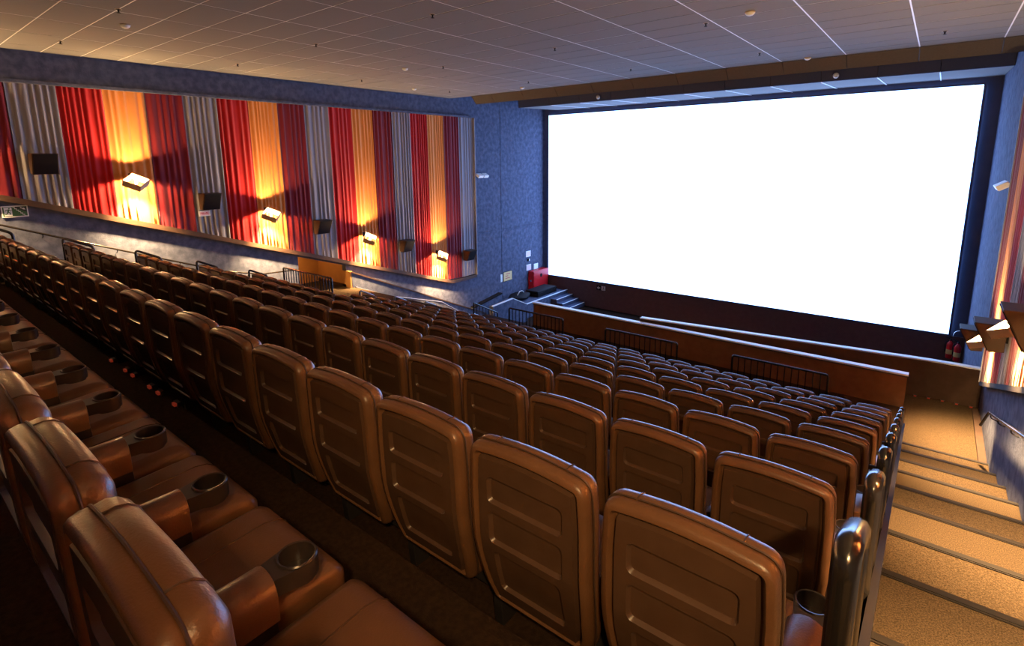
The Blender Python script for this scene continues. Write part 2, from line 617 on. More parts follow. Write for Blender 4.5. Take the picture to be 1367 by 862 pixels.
def ring_loft(bm, rings, f, fill0=True, fill1=True):
    """rings: list of (right-half outline, depth); builds mirrored closed rings, lofts them, fills ends in strips"""
    R = []
    for P, d in rings:
        r = [bm.verts.new((x, f(z) + d, z)) for x, z in P]
        l = [bm.verts.new((-x, f(z) + d, z)) for x, z in P]
        R.append((r, l))
    for (r, l), (r_, l_) in zip(R, R[1:]):
        loop = r + l[::-1]
        loop_ = r_ + l_[::-1]
        n = len(loop)
        for i in range(n):
            j = (i + 1) % n
            bm.faces.new((loop[i], loop[j], loop_[j], loop_[i]))
    for do, (r, l) in ((fill0, R[0]), (fill1, R[-1])):
        if do:
            for i in range(len(r) - 1):
                bm.faces.new((r[i], r[i + 1], l[i + 1], l[i]))


OUT = side_outline()


def make_back_cushion():
    bm = new()
    rings = [(inset(OUT, 0.056), 0.026), (inset(OUT, 0.041), 0.022), (inset(OUT, 0.037), 0.002), (inset(OUT, 0.029), -0.006), (inset(OUT, 0.013), -0.004),
             (inset(OUT, 0.005), 0.006), (OUT, 0.022), (OUT, 0.036), (inset(OUT, 0.003), 0.041), (OUT, 0.048), (inset(OUT, -0.003), 0.066), (inset(OUT, 0.003), 0.086),
             (inset(OUT, 0.016), 0.102), (inset(OUT, 0.040), 0.112), (inset(OUT, 0.080), 0.117), (inset(OUT, 0.12), 0.118)]
    ring_loft(bm, rings, prof)
    return mesh_of('back_cushion', bm, 50)


def rrect(x0, x1, z0, z1, r, seg=4):
    P = []
    for cx, cz, a0 in ((x1 - r, z0 + r, -90), (x1 - r, z1 - r, 0), (x0 + r, z1 - r, 90), (x0 + r, z0 + r, 180)):
        for i in range(seg + 1):
            a = math.radians(a0 + 90 * i / seg)
            P.append((cx + r * math.cos(a), cz + r * math.sin(a)))
    return P


def make_back_shell():
    """moulded rear panel with three recessed fields; built flat (depth along y), cut in bands, then bent to the back's curve"""
    bm = new()
    O = inset(OUT, 0.054)
    full = O + [(-x, z) for x, z in O[::-1]]
    D = 0.005
    loop = [bm.verts.new((x, -D, z)) for x, z in full]
    edges = [bm.edges.new((loop[i], loop[(i + 1) % len(loop)])) for i in range(len(loop))]
    rim0 = inset(OUT, 0.047)
    rim = [bm.verts.new((x, 0.024, z)) for x, z in rim0 + [(-x, z) for x, z in rim0[::-1]]]
    for i in range(len(loop)):
        j = (i + 1) % len(loop)
        bm.faces.new((loop[i], loop[j], rim[j], rim[i]))
    holes = [(0.166, 0.760, 0.868), (0.164, 0.588, 0.722), (0.150, 0.352, 0.552)]
    for hw, z0, z1 in holes:
        A = rrect(-hw, hw, z0, z1, 0.022)
        B = rrect(-hw + 0.004, hw - 0.004, z0 + 0.004, z1 - 0.004, 0.019)
        Cc = rrect(-hw + 0.009, hw - 0.009, z0 + 0.009, z1 - 0.009, 0.016)
        va = [bm.verts.new((x, -D, z)) for x, z in A]
        vb = [bm.verts.new((x, 0.001, z)) for x, z in B]
        vc = [bm.verts.new((x, 0.011, z)) for x, z in Cc]
        n = len(va)
        for i in range(n):
            j = (i + 1) % n
            e = bm.edges.new((va[i], va[j]))
            edges.append(e)
            bm.faces.new((va[i], va[j], vb[j], vb[i]))
            bm.faces.new((vb[i], vb[j], vc[j], vc[i]))
        bm.faces.new(vc)
    bmesh.ops.triangle_fill(bm, use_beauty=True, edges=edges)
    z = 0.33
    while z < 0.97:
        bmesh.ops.bisect_plane(bm, geom=bm.verts[:] + bm.edges[:] + bm.faces[:], plane_co=(0, 0, z), plane_no=(0, 0, 1))
        z += 0.09
    for v in bm.verts:
        v.co.y += prof(v.co.z)
    bmesh.ops.recalc_face_normals(bm, faces=bm.faces)
    return mesh_of('back_shell', bm, 35)


def make_piping():
    bm = new()
    P = inset(OUT, -0.0015)[3:]
    pts = [(x, prof(z) + 0.041, z) for x, z in P] + [(-x, prof(z) + 0.041, z) for x, z in P[::-1]]
    tube(bm, pts, 0.0035, 5)
    for s in (-1, 1):     # seams over the head roll
        x = 0.155 * s
        zt = 1.0 - 0.014 + 0.014 * (1 - (0.155 / 0.2) ** 2)
        pts = [(x, prof(zt) + d, zt + dz) for d, dz in ((0.041, 0.0005), (0.050, 0.0015), (0.066, 0.003), (0.086, -0.002), (0.102, -0.015), (0.112, -0.039), (0.117, -0.08))]
        pts += [(x, prof(0.84) + 0.118, 0.84)]
        tube(bm, pts, 0.0026, 5)
    return mesh_of('piping', bm, 60)


def make_seat_cushion():
    bm = new()
    P = [(x, y) for x, y in rrect(-0.256, 0.256, 0.185, 0.665, 0.05, 5)]
    def off(d):
        return rrect(-0.256 + d, 0.256 - d, 0.185 + d, 0.665 - d, max(0.05 - d, 0.012), 5)
    def top(x, y):
        return 0.395 + 0.03 * ((y - 0.2) / 0.46) - 0.045 * max(0, (y - 0.56) / 0.105) ** 2 + 0.006 * (1 - (x / 0.26) ** 2)
    rings = [(0.02, 0.28), (0.0, 0.30), (0.0, 0.36), (0.006, None, -0.018), (0.022, None, -0.004), (0.05, None, 0.0)]
    R = []
    for r in rings:
        if r[1] is not None:
            R.append([bm.verts.new((x, y, r[1])) for x, y in off(r[0])])
        else:
            R.append([bm.verts.new((x, y, top(x, y) + r[2])) for x, y in off(r[0])])
    for a, b in zip(R, R[1:]):
        n = len(a)
        for i in range(n):
            j = (i + 1) % n
            bm.faces.new((a[i], a[j], b[j], b[i]))
    bm.faces.new(R[0][::-1])
    f = bm.faces.new(R[-1])
    bmesh.ops.triangulate(bm, faces=[f])
    for y in (0.3, 0.4, 0.5, 0.57):
        bmesh.ops.bisect_plane(bm, geom=bm.verts[:] + bm.edges[:] + bm.faces[:], plane_co=(0, y, 0), plane_no=(0, 1, 0))
    for x in (-0.12, 0, 0.12):
        bmesh.ops.bisect_plane(bm, geom=bm.verts[:] + bm.edges[:] + bm.faces[:], plane_co=(x, 0, 0), plane_no=(1, 0, 0))
    for v in bm.verts:
        if v.co.z > 0.37 and abs(v.co.x) < 0.215 and 0.23 < v.co.y < 0.62:
            v.co.z = top(v.co.x, v.co.y)
    return mesh_of('seat_cushion', bm, 50)


def make_seat_seam():
    bm = new()
    def top(x, y):
        return 0.395 + 0.03 * ((y - 0.2) / 0.46) - 0.045 * max(0, (y - 0.56) / 0.105) ** 2 + 0.006 * (1 - (x / 0.26) ** 2)
    pts = [(-0.10, y, top(-0.10, y) + 0.0) for y in (0.22, 0.3, 0.4, 0.5, 0.57, 0.615)]
    pts += [(-0.10, 0.645, top(-0.1, 0.645) - 0.006), (-0.10, 0.662, 0.355)]
    tube(bm, pts, 0.003, 5)
    return mesh_of('seat_seam', bm, 60)


def make_armrest():
    bm = new()
    w, zb, zt = 0.062, 0.445, 0.572
    P = [(-w, zb), (w, zb)]
    for i in range(9):
        a = i / 8 * math.pi
        P.append((w * math.cos(a), zt - 0.055 + 0.055 * math.sin(a)))
    prism(bm, P, 'y', 0.150, 0.392)
    return mesh_of('armrest', bm, 40, bevel=0.004)


def make_cup_holder():
    bm = new()
    cy, ro, ri, zt, zb = 0.482, 0.057, 0.049, 0.553, 0.500
    hull = [(0.040, 0.385)]
    for i in range(17):
        a = math.radians(-8 + i / 16 * 196)
        hull.append((ro * math.cos(a), cy + ro * math.sin(a)))
    hull.append((-0.040, 0.385))
    hole = [(ri * math.cos(t), cy + ri * math.sin(t)) for t in (2 * math.pi * k / 18 for k in range(18))]
    def L(P, z):
        return [bm.verts.new((x, y, z)) for x, y in P]
    top_o, bot_o = L(hull, zt), L(hull, zb)
    top_i, bot_i = L(hole, zt), L(hole, zb - 0.012)
    ed = []
    for r in (top_o, top_i):
        ed += [bm.edges.new((r[i], r[(i + 1) % len(r)])) for i in range(len(r))]
    bmesh.ops.triangle_fill(bm, use_beauty=True, edges=ed)
    for a, b in ((top_o, bot_o), (top_i, bot_i)):
        n = len(a)
        for i in range(n):
            bm.faces.new((a[i], a[(i + 1) % n], b[(i + 1) % n], b[i]))
    bm.faces.new(bot_o)
    bm.faces.new(bot_i)
    return mesh_of('cup_holder', bm, 40)


def make_cup_rim():
    bm = new()
    pts = [(0.0525 * math.cos(t), 0.482 + 0.0525 * math.sin(t), 0.554) for t in (2 * math.pi * k / 18 for k in range(18))]
    tube(bm, pts, 0.0045, 5, closed=True)
    return mesh_of('cup_rim', bm, 60)


def make_support():
    bm = new()
    prism(bm, [(0.20, 0.0), (0.50, 0.0), (0.47, 0.03), (0.42, 0.10), (0.40, 0.445), (0.20, 0.445), (0.19, 0.10)], 'x', -0.024, 0.024)
    return mesh_of('support', bm, None, bevel=0.004)


def make_seat_pan():
    bm = new()
    prism(bm, [(0.20, 0.16), (0.62, 0.24), (0.64, 0.285), (0.20, 0.285)], 'x', -0.235, 0.235)
    return mesh_of('seat_pan', bm, None, bevel=0.005)


ME = dict(back_cushion=(make_back_cushion(), 'leather'), back_shell=(make_back_shell(), 'shell_plastic'), seat_cushion=(make_seat_cushion(), 'leather'),
          armrest=(make_armrest(), 'leather'), cup_holder=(make_cup_holder(), 'cup_plastic'), support=(make_support(), 'dark_plastic'), seat_pan=(make_seat_pan(), 'dark_plastic'))
ME_PIP = make_piping()
ME_SEAM = make_seat_seam()
ME_RIM = make_cup_rim()
ARM_X = PITCHX / 2

proto = bpy.data.objects.new('cinema_seat', None)
proto.empty_display_size = 0.1
for nm, (me, m) in ME.items():
    me.materials.append(MATS[m])
ME_PIP.materials.append(MATS['stitch'])
ME_SEAM.materials.append(MATS['stitch'])
ME_RIM.materials.append(MATS['cup_plastic'])


def seat(k, n, last):
    """one seat: an Empty at its base with its parts, meshes shared"""
    root = proto.copy()
    C.objects.link(root)
    root.location = (X0 - 0.268 - PITCHX * n, row_y(k) - (0.03 if k < 0 else 0), row_z(k))
    row = 9 - k
    tag(root, 'brown leather cinema seat, %s from the stairs in the %s row up from the front' % (ORD[n + 1], ORD[row]), 'seat', 'cinema seats in ten terraced rows')
    def part(nm, me, par, x=0.0):
        o = bpy.data.objects.new(nm, me)
        C.objects.link(o)
        o.parent = par
        o.location.x = x
        return o
    for nm in ('back_cushion', 'back_shell', 'seat_cushion', 'seat_pan'):
        o = part(nm, ME[nm][0], root)
        if nm == 'back_cushion':
            part('piping', ME_PIP, o)
        if nm == 'seat_cushion' and k < 1:
            part('seat_seam', ME_SEAM, o)
    for x in ([ARM_X, -ARM_X] if last else [ARM_X]):
        part('armrest', ME['armrest'][0], root, x)
        c = part('cup_holder', ME['cup_holder'][0], root, x)
        if k < 3:
            part('cup_rim', ME_RIM, c)
        part('support', ME['support'][0], root, x)
    return root


COUNT = {-1: 22, 0: 22, 1: 22, 2: 22, 3: 22, 4: 22, 5: 18, 6: 20, 7: 20, 8: 20}
for k in ROWS:
    for n in range(COUNT[k]):
        seat(k, n, n == COUNT[k] - 1)
bpy.data.objects.remove(proto)


# ------------------------------------------------------------------ tube rails at the row ends
def arc_pts(pts, r, seg=5):
    """round the inner corners of a polyline"""
    pts = [Vector(p) for p in pts]
    out = [pts[0]]
    for a, b, c in zip(pts, pts[1:], pts[2:]):
        u, v = (a - b).normalized(), (c - b).normalized()
        p0, p1 = b + u * r, b + v * r
        for i in range(seg + 1):
            t = i / seg
            out.append(p0 * (1 - t) ** 2 + b * 2 * t * (1 - t) + p1 * t * t)
    out.append(pts[-1])
    return out


def end_rail(x, k, label, thick, group, dz0=1.03, dz1=0.84, y0=0.14, y1=0.56, material='rail_gloss', rr=0.09):
    t = thing('end_rail', label, 'rail', (x, row_y(k) + y0, row_z(k)), 0, group)
    bm = new()
    tube(bm, arc_pts([(0, 0, 0), (0, 0, dz0), (0, y1 - y0, dz1), (0, y1 - y0, 0)], rr), thick, 10)
    obj('tube', bm, material, t, 60)
    for y in (0, y1 - y0):
        bm = new()
        cyl(bm, (0, y), thick * 1.7, thick * 1.7, 0.0, 0.012, 12)
        obj('foot_plate', bm, 'steel', t)
    return t


for k in range(0, 9):
    end_rail(-0.085, k, 'glossy black tube rail at the stair end of the %s row up from the front' % ORD[9 - k], 0.035, 'rails beside the carpeted stairs')
for k in (0, 1, 2, 3, 4, 6, 7, 8):
    x = -12.82 if k < 5 else -11.62
    end_rail(x, k, 'thin tube rail at the far-wall end of the %s row up from the front' % ORD[9 - k], 0.024, 'rails beside the far aisle', 1.05, 0.82, 0.05, 0.50, 'black_metal' if k < 5 else 'rail_grey', 0.07)  # front rows: screen's silver highlight on black metal put into a greyer material


# ------------------------------------------------------------------ barred guard rails
def guard(name, label, p0, p1, h0, h1, n, mids=0, r=0.024, group=None, hang=0.0):
    """p0,p1: feet of the end posts; h: heights; n balusters between"""
    t = thing(name, label, 'railing', p0, 0, group)
    d = Vector(p1) - Vector(p0)
    a = Vector((0, 0, h0))
    b = d + Vector((0, 0, h1))
    bm = new()
    tube(bm, arc_pts([(0, 0, 0), a, b, d], 0.06), r, 8)
    obj('rail_frame', bm, 'black_metal', t, 60)
    low0, low1 = Vector((0, 0, 0.10)), d + Vector((0, 0, 0.10))
    bm = new()
    tube(bm, [low0, low1], r * 0.7, 6)
    obj('bottom_bar', bm, 'black_metal', t, 60)
    for i in range(1, n + 1):
        s = i / (n + 1)
        bm = new()
        tube(bm, [low0.lerp(low1, s), a.lerp(b, s)], r * 0.5, 6)
        obj('baluster', bm, 'black_metal', t, 60)
    for i in range(mids):
        s = (i + 1) / (mids + 1)
        bm = new()
        tube(bm, [low0.lerp(a, s), low1.lerp(b, s)], r * 0.6, 6)
        obj('mid_bar', bm, 'steel', t, 60)
    return t


zf = row_z(8)
guard('guard_rail', 'black barred guard rail between front row and parapet, nearest the screen exit', (-9.77, 12.2, zf), (-7.84, 12.2, zf), 0.77, 0.77, 14, group='barred guard rails by the parapet')
guard('guard_rail', 'black barred guard rail in front of the parapet middle, below the screen', (-6.50, 12.2, zf), (-4.55, 12.2, zf), 0.75, 0.76, 13, group='barred guard rails by the parapet')
guard('guard_rail', 'black barred guard rail in front of the parapet, nearest the carpeted stairs', (-3.26, 12.2, zf), (-1.36, 12.2, zf), 0.75, 0.75, 13, group='barred guard rails by the parapet')
guard('guard_rail', 'black barred guard rail behind the orange side entrance', (-13.72, 7.30, row_z(4) - 0.4), (-11.45, 7.30, row_z(4) - 0.4), 1.17, 1.17, 17, r=0.026)
guard('stair_guard', 'short sloping grey rail on the steps beyond the front row', (-12.6, 13.69, -5.95), (-12.6, 15.02, -6.55), 0.90, 0.82, 7, 1, 0.024)


# ------------------------------------------------------------------ wall handrails
def handrail(name, label, pts, side, brackets, r=0.021, m='rail_gloss'):
    t = thing(name, label, 'handrail', pts[0])
    o0 = Vector(pts[0])
    bm = new()
    tube(bm, arc_pts([Vector(p) - o0 for p in pts], 0.05, 4), r, 8)
    obj('rail_tube', bm, m, t, 60)
    for (y, x, z) in brackets:
        bm = new()
        p = Vector((x, y, z)) - o0
        tube(bm, arc_pts([p, p + Vector((0, 0, -0.07)), p + Vector((side, 0, -0.10))], 0.03, 3), 0.009, 6)
        cyl(bm, (p.x + side * 0.98, p.y), 0.001, 0.001, p.z - 0.101, p.z - 0.099, 4)
        obj('wall_bracket', bm, 'black_metal', t, 60)
    return t


def line_z(y, a, b):
    return a[1] + (b[1] - a[1]) * (y - a[0]) / (b[0] - a[0])


HL = [(-14.47, 0.6, -0.62), (-14.47, 1.92, -1.166), (-14.47, 4.416, -2.17), (-14.47, 6.074, -2.818), (-14.47, 7.06, -3.072), (-14.47, 8.1, -3.12)]
handrail('wall_handrail', 'black handrail along the far wall, up to the orange side entrance', HL, -0.12,
         [(y, -14.47, line_z(y, (1.92, -1.166), (6.074, -2.818))) for y in (1.3, 2.55, 3.8, 5.05)] + [(6.5, -14.47, -2.93)])
HL2 = [(-14.27, 9.95, -3.98), (-14.27, 11.26, -4.55), (-14.27, 13.72, -5.30), (-14.27, 15.6, -6.5)]
handrail('wall_handrail', 'grey metal handrail along the far wall beyond the orange side entrance', HL2, -0.08,
         [(10.5, -14.27, -4.22), (12.3, -14.27, -4.87), (14.6, -14.27, -5.86)], 0.026, 'rail_grey')
HR = [(0.98, 11.52, -4.52), (1.05, 11.40, -4.22), (1.05, 7.95, -3.14), (1.05, 4.6, -2.09)]
handrail('wall_handrail', 'black handrail on the wall beside the carpeted stairs', HR, 0.085,
         [(y, 1.05, line_z(y, (11.4, -4.22), (7.95, -3.14))) for y in (11.1, 10.2, 8.9, 7.6, 6.0)])

# ------------------------------------------------------------------ drapes on the side walls
KINDS = ['grey', 'red', 'orange', 'maroon']


def drape_mesh(width, ztop, zb0, zb1, seed, s):
    """pleated cloth between y=0..width, hanging along x; bottom follows the slope. s=+1: folds face +x"""
    rnd = random.Random(seed)
    folds = rnd.choice([5, 6, 6, 7])
    ph = rnd.uniform(0, 6)
    N = 60
    bm = new()
    ys_ = [width * i / N for i in range(N + 1)]
    def depth(u, z):
        warp = u + 0.035 * math.sin(u * 7 + ph) + 0.015 * math.sin(u * 19 + ph * 2)
        c = math.sin(warp * folds * 2 * math.pi + ph)
        return 0.042 + 0.020 * (c if c > 0 else c * 0.8) + 0.004 * math.sin(u * 37 + ph)
    rows_ = 5
    F, B = [], []
    for j in range(rows_ + 1):
        t = j / rows_
        r, q = [], []
        for i, y in enumerate(ys_):
            zb = zb0 + (zb1 - zb0) * y / width
            z = ztop + (zb - ztop) * t
            r.append(bm.verts.new((s * depth(y / width, z), y, z)))
            q.append(bm.verts.new((s * (depth(y / width, z) - 0.012), y, z)))
        F.append(r)
        B.append(q)
    for G in (F, B):
        for a, b in zip(G, G[1:]):
            for i in range(N):
                bm.faces.new((a[i], a[i + 1], b[i + 1], b[i]))
    for a, b in ((F[0], B[0]), (F[-1], B[-1])):
        for i in range(N):
            bm.faces.new((a[i], a[i + 1], b[i + 1], b[i]))
    for j in range(rows_):
        for i in (0, N):
            bm.faces.new((F[j][i], F[j + 1][i], B[j + 1][i], B[j][i]))
    return mesh_of('drape', bm, 80)


WORD = {'grey': 'grey', 'red': 'bright red', 'orange': 'orange', 'maroon': 'dark maroon'}
XD = XL + 0.03                  # plane the far drapes hang on
edges_y = [2.35 + 0.8 * i for i in range(-7, 17)] + [15.95]
count = {}
seq = []
for i in range(len(edges_y) - 1):
    seq.append((i, KINDS[(i - 7) % 4], edges_y[i], edges_y[i + 1]))
for i, kind, a, b in reversed(seq):
    count[kind] = count.get(kind, 0) + 1
    zb0, zb1 = pan_bot(a) + 0.06, pan_bot(b) + 0.06
    if a > 14.0:
        zb0 = max(zb0, -4.62)
        zb1 = max(zb1, -4.62)
    me = drape_mesh(b - a - 0.006, 1.60, zb0, zb1, i * 3 + 1, 1)
    o = link('drape', me, 'drape_' + kind, None, (XD, a + 0.003, 0))
    tag(o, '%s pleated drape on the far side wall, %s %s one counted from the screen' % (WORD[kind], ORD[count[kind]], WORD[kind].split()[-1]), 'drape', 'pleated drapes on the far wall')

XDR = XR - 0.05
edges_r = [13.3] + [12.45 - 0.8 * i for i in range(0, 18)]
kinds_r = ['maroon', 'orange', 'red', 'grey']


def pan_bot_r(y):
    return -4.40 - 0.333 * (y - 13.3)


count = {}
for i in range(len(edges_r) - 1):
    b, a = edges_r[i], edges_r[i + 1]
    kind = kinds_r[i % 4]
    count[kind] = count.get(kind, 0) + 1
    me = drape_mesh(b - a - 0.006, 1.60, pan_bot_r(a) + 0.06, pan_bot_r(b) + 0.06, 100 + i, -1)
    o = link('drape', me, 'drape_' + kind, None, (XDR, a + 0.003, 0))
    tag(o, '%s pleated drape above the carpeted stairs, %s %s one counted from the screen' % (WORD[kind], ORD[count[kind]], WORD[kind].split()[-1]), 'drape', 'pleated drapes above the stairs')

# frames of the drape panels
ti = 1


def trim(bm, m, smooth=None):
    global ti
    o = struct('trim_%d' % ti, bm, m)
    ti += 1
    return o


ya = edges_y[0]
yk = 14.6
bm = new()
prism(bm, [(ya, pan_bot(ya) - 0.06), (yk, pan_bot(yk) - 0.06), (16.0, pan_bot(yk) - 0.06), (16.0, pan_bot(yk) + 0.06), (yk, pan_bot(yk) + 0.06), (ya, pan_bot(ya) + 0.06)], 'x', XL, XL + 0.12)
trim(bm, 'wood_trim')
bm = new()
box(bm, XL, XL + 0.17, ya, 16.0, 1.60, 1.66)
trim(bm, 'wall_fabric')
bm = new()
box(bm, XL, XL + 0.17, 15.96, 16.0, pan_bot(yk) + 0.06, 1.60)
trim(bm, 'drape_grey')
bm = new()
yr = edges_r[-1]
prism(bm, [(yr, pan_bot_r(yr) - 0.02), (13.34, pan_bot_r(13.34) - 0.02), (13.34, pan_bot_r(13.34) + 0.06), (yr, pan_bot_r(yr) + 0.06)], 'x', XR - 0.12, XR)
trim(bm, 'nosing')
bm = new()
box(bm, XR - 0.13, XR, yr, 13.34, 1.60, 1.66)
trim(bm, 'wall_fabric')
bm = new()
box(bm, XR - 0.13, XR, 13.31, 13.34, pan_bot_r(13.34) + 0.06, 1.60)
trim(bm, 'drape_grey')


# ------------------------------------------------------------------ sconces: open diamond boxes
def sconce_mesh():
    bm = new()
    q, h, t = 0.27, 0.075, 0.008
    o = [(q, 0), (0, q), (-q, 0), (0, -q)]
    qi = q - t * 1.414
    i_ = [(qi, 0), (0, qi), (-qi, 0), (0, -qi)]
    A = [bm.verts.new((x, y, -h)) for x, y in o]
    B = [bm.verts.new((x, y, h)) for x, y in o]
    Ci = [bm.verts.new((x, y, -h)) for x, y in i_]
    D = [bm.verts.new((x, y, h)) for x, y in i_]
    for k in range(4):
        j = (k + 1) % 4
        bm.faces.new((A[k], A[j], B[j], B[k]))
        bm.faces.new((Ci[k], Ci[j], D[j], D[k]))
        bm.faces.new((A[k], A[j], Ci[j], Ci[k]))
        bm.faces.new((B[k], B[j], D[j], D[k]))
    return mesh_of('sconce_shade', bm)


SM = sconce_mesh()
bm = new()
lathe(bm, [(0.001, -0.045), (0.02, -0.035), (0.028, -0.01), (0.024, 0.015), (0.012, 0.03), (0.012, 0.045)], seg=12)
BULB = mesh_of('bulb', bm, 60)
bm = new()
box(bm, -0.30, -0.26, -0.04, 0.04, 0.06, 0.20)
tube(bm, [(-0.28, 0, 0.15), (-0.205, 0, 0.16)], 0.014, 6)
BRK = mesh_of('sconce_bracket', bm)
SCONCE_TILT = math.radians(34)


def sconce(x, y, z, s, label, group, size=1.0):
    """open square tube standing on its corner, its upper mouth leaning into the room"""
    t = thing('wall_sconce', label, 'sconce', (x, y, z), 0 if s > 0 else math.pi, group)
    sh = link('shade', SM, 'sconce_metal', t)
    sh.rotation_euler = (0, SCONCE_TILT, 0)
    sh.scale = (size, size, size)
    link('bulb', BULB, 'bulb', t).location = (0, 0, 0)
    link('bracket', BRK, 'speaker_black', t)
    l = bpy.data.lights.new('sconce_light', 'POINT')
    l.energy = SCONCE_POWER
    l.color = SCONCE_COLOR
    l.shadow_soft_size = 0.03
    lo = bpy.data.objects.new('sconce_light', l)
    C.objects.link(lo)
    lo.parent = t
    lo.location = (0, 0, 0)
    l2 = bpy.data.lights.new('sconce_downlight', 'SPOT')
    l2.energy = SCONCE_DOWN
    l2.color = SCONCE_COLOR
    l2.spot_size = math.radians(92)
    l2.spot_blend = 1.0
    l2.shadow_soft_size = 0.04
    lo2 = bpy.data.objects.new('sconce_downlight', l2)
    C.objects.link(lo2)
    lo2.parent = t
    lo2.location = (0, 0, -0.05)
    lo2.rotation_euler = (0, math.radians(9), 0)
    return t


left_sc = [13.72, 10.52, 7.32, 4.25, 1.05, -2.0]
for i, y in enumerate(left_sc):
    z = -0.42 - 0.3275 * (y - 4.25)
    sconce(XL + 0.45, y, z, 1, 'lit diamond box sconce on the far wall, %s one counted from the screen' % ORD[i + 1], 'lit sconces on the far wall')
right_sc = [12.05, 8.85, 5.65, 2.45, -0.75]
for i, y in enumerate(right_sc):
    z = -3.23 + 0.333 * (12.05 - y)
    sconce(XR - 0.27, y, z + 0.03, -1, 'lit diamond box sconce above the carpeted stairs, %s one counted from the screen' % ORD[i + 1], 'lit sconces above the stairs', 0.78)

# assumed spotlight, added on stair-side wall behind the camera to light nearest seat backs
t = thing('assumed_spotlight', 'assumed small black spotlight added on the wall above the stairs, behind the camera', 'spotlight', (XR - 0.16, -0.75, 0.95), math.pi / 2)
bm = new()
box(bm, -0.05, 0.05, 0.0, 0.04, -0.07, 0.07)
tube(bm, [(0, 0.03, 0), (0, 0.16, 0.0)], 0.014, 8)
obj('wall_mount', bm, 'black_metal', t, 50)  # added fixture to carry the assumed light
bm = new()
lathe(bm, [(0.05, 0.10), (0.06, 0.08), (0.075, -0.08), (0.07, -0.08), (0.05, 0.05)], seg=16)
hd = obj('lamp_head', bm, 'speaker_black', t, 50)
AIM = Matrix.Rotation(-math.pi / 2, 3, 'Z') @ (Vector((-2.4, 3.6, -1.8)) - Vector((XR - 0.38, -0.75, 0.95)))
hd.location = (0, 0.22, 0)
hd.rotation_euler = AIM.to_track_quat('-Z', 'Y').to_euler()
l = bpy.data.lights.new('assumed_spot_light', 'SPOT')
l.energy = ASSUMED_SPOT_POWER
l.color = SCONCE_COLOR
l.spot_size = math.radians(56)
l.spot_blend = 0.9
l.shadow_soft_size = 0.06
lo = bpy.data.objects.new('assumed_spot_light', l)
C.objects.link(lo)
lo.parent = hd
lo.location = (0, 0, -0.09)

# assumed lamp, unseen, added in the entrance corridor to light its orange walls
l = bpy.data.lights.new('assumed_corridor_lamp', 'POINT')
l.energy = 14
l.color = (1.0, 0.62, 0.25)
l.shadow_soft_size = 0.08
lo = bpy.data.objects.new('assumed_corridor_lamp', l)
C.objects.link(lo)
lo.location = (XL - 0.9, OP0 + 0.4, pan_bot(OP0) - 0.35)

# ------------------------------------------------------------------ wall speakers
bm = new()
# local: wall at x=0, front towards +x, tilted down: top sticks out further
prism(bm, [(0.03, -0.20), (0.20, -0.22), (0.40, 0.20), (0.03, 0.20)], 'y', -0.21, 0.21)
SPK = mesh_of('speaker_cabinet', bm, None, bevel=0.008)
bm = new()
d = Vector((0.20, 0.42)).normalized()
nrm = Vector((d.y, -d.x))
p0 = Vector((0.20, -0.22)) + d * 0.02
p1 = Vector((0.40, 0.20)) - d * 0.02
prism(bm, [tuple(p0), tuple(p1), tuple(p1 + nrm * 0.012), tuple(p0 + nrm * 0.012)], 'y', -0.19, 0.19)
GRL = mesh_of('speaker_grille', bm)
bm = new()
box(bm, -0.04, 0.05, -0.07, 0.07, -0.09, 0.09)
SBR = mesh_of('speaker_bracket', bm)
GRL.materials.append(MATS['speaker_black'])
SPK.materials.append(MATS['speaker_wood'])
SBR.materials.append(MATS['black_metal'])


def speaker(x, y, z, s, label, group):
    t = thing('wall_speaker', label, 'speaker', (x, y, z), 0 if s > 0 else math.pi, group)
    link('cabinet', SPK, None, t)
    link('grille', GRL, None, t)
    link('bracket', SBR, None, t)


for i, y in enumerate([15.35, 12.15, 8.93, 5.83, 2.72]):
    z = 0.02 - 0.3115 * (y - 2.72) if y < 15 else -3.72
    speaker(XL + 0.16, y, z, 1, 'black wall speaker on a grey drape of the far wall, %s from the screen' % ORD[i + 1], 'speakers on the far wall')
for i, y in enumerate([13.65, 10.45, 7.25, 4.05]):
    z = -1.52 - 0.29 * (y - 7.25) - 0.2
    speaker(XR - 0.11, y, z, -1, 'black wall speaker above the carpeted stairs, %s from the screen' % ORD[i + 1], 'speakers above the stairs')

# ------------------------------------------------------------------ ceiling fittings
bm = new()
lathe(bm, [(0.07, 0.0), (0.075, -0.012), (0.068, -0.03), (0.045, -0.05), (0.02, -0.058), (0.001, -0.06)], seg=16)
DET = mesh_of('smoke_detector', bm, 50)
bm = new()
lathe(bm, [(0.078, 0.0), (0.078, -0.012), (0.06, -0.014), (0.001, -0.0145)], seg=16)
DET_B = mesh_of('base_ring', bm, 50)
dets = [((-10.74, 3.37, ZC), 'over the far drapes, nearest the camera'), ((-2.61, 9.44, ZC), 'on the blue-lit ceiling, above the stair half'), ((-10.63, 9.25, ZC), 'on the warm-lit ceiling amid sconce glow'),
        ((-13.34, 11.95, ZC), 'close to the far wall on the warm-lit ceiling'), ((-10.66, 14.1, ZC), 'at the ceiling edge on the far side'), ((-2.68, 14.55, ZC), 'at the ceiling edge towards the stairs')]
for p, lab in dets:
    t = thing('smoke_detector', 'white round smoke detector ' + lab, 'smoke detector', p, 0, 'smoke detectors on the ceiling')
    link('housing', DET, 'white_plastic', t)
    link('base_ring', DET_B, 'sconce_metal', t)
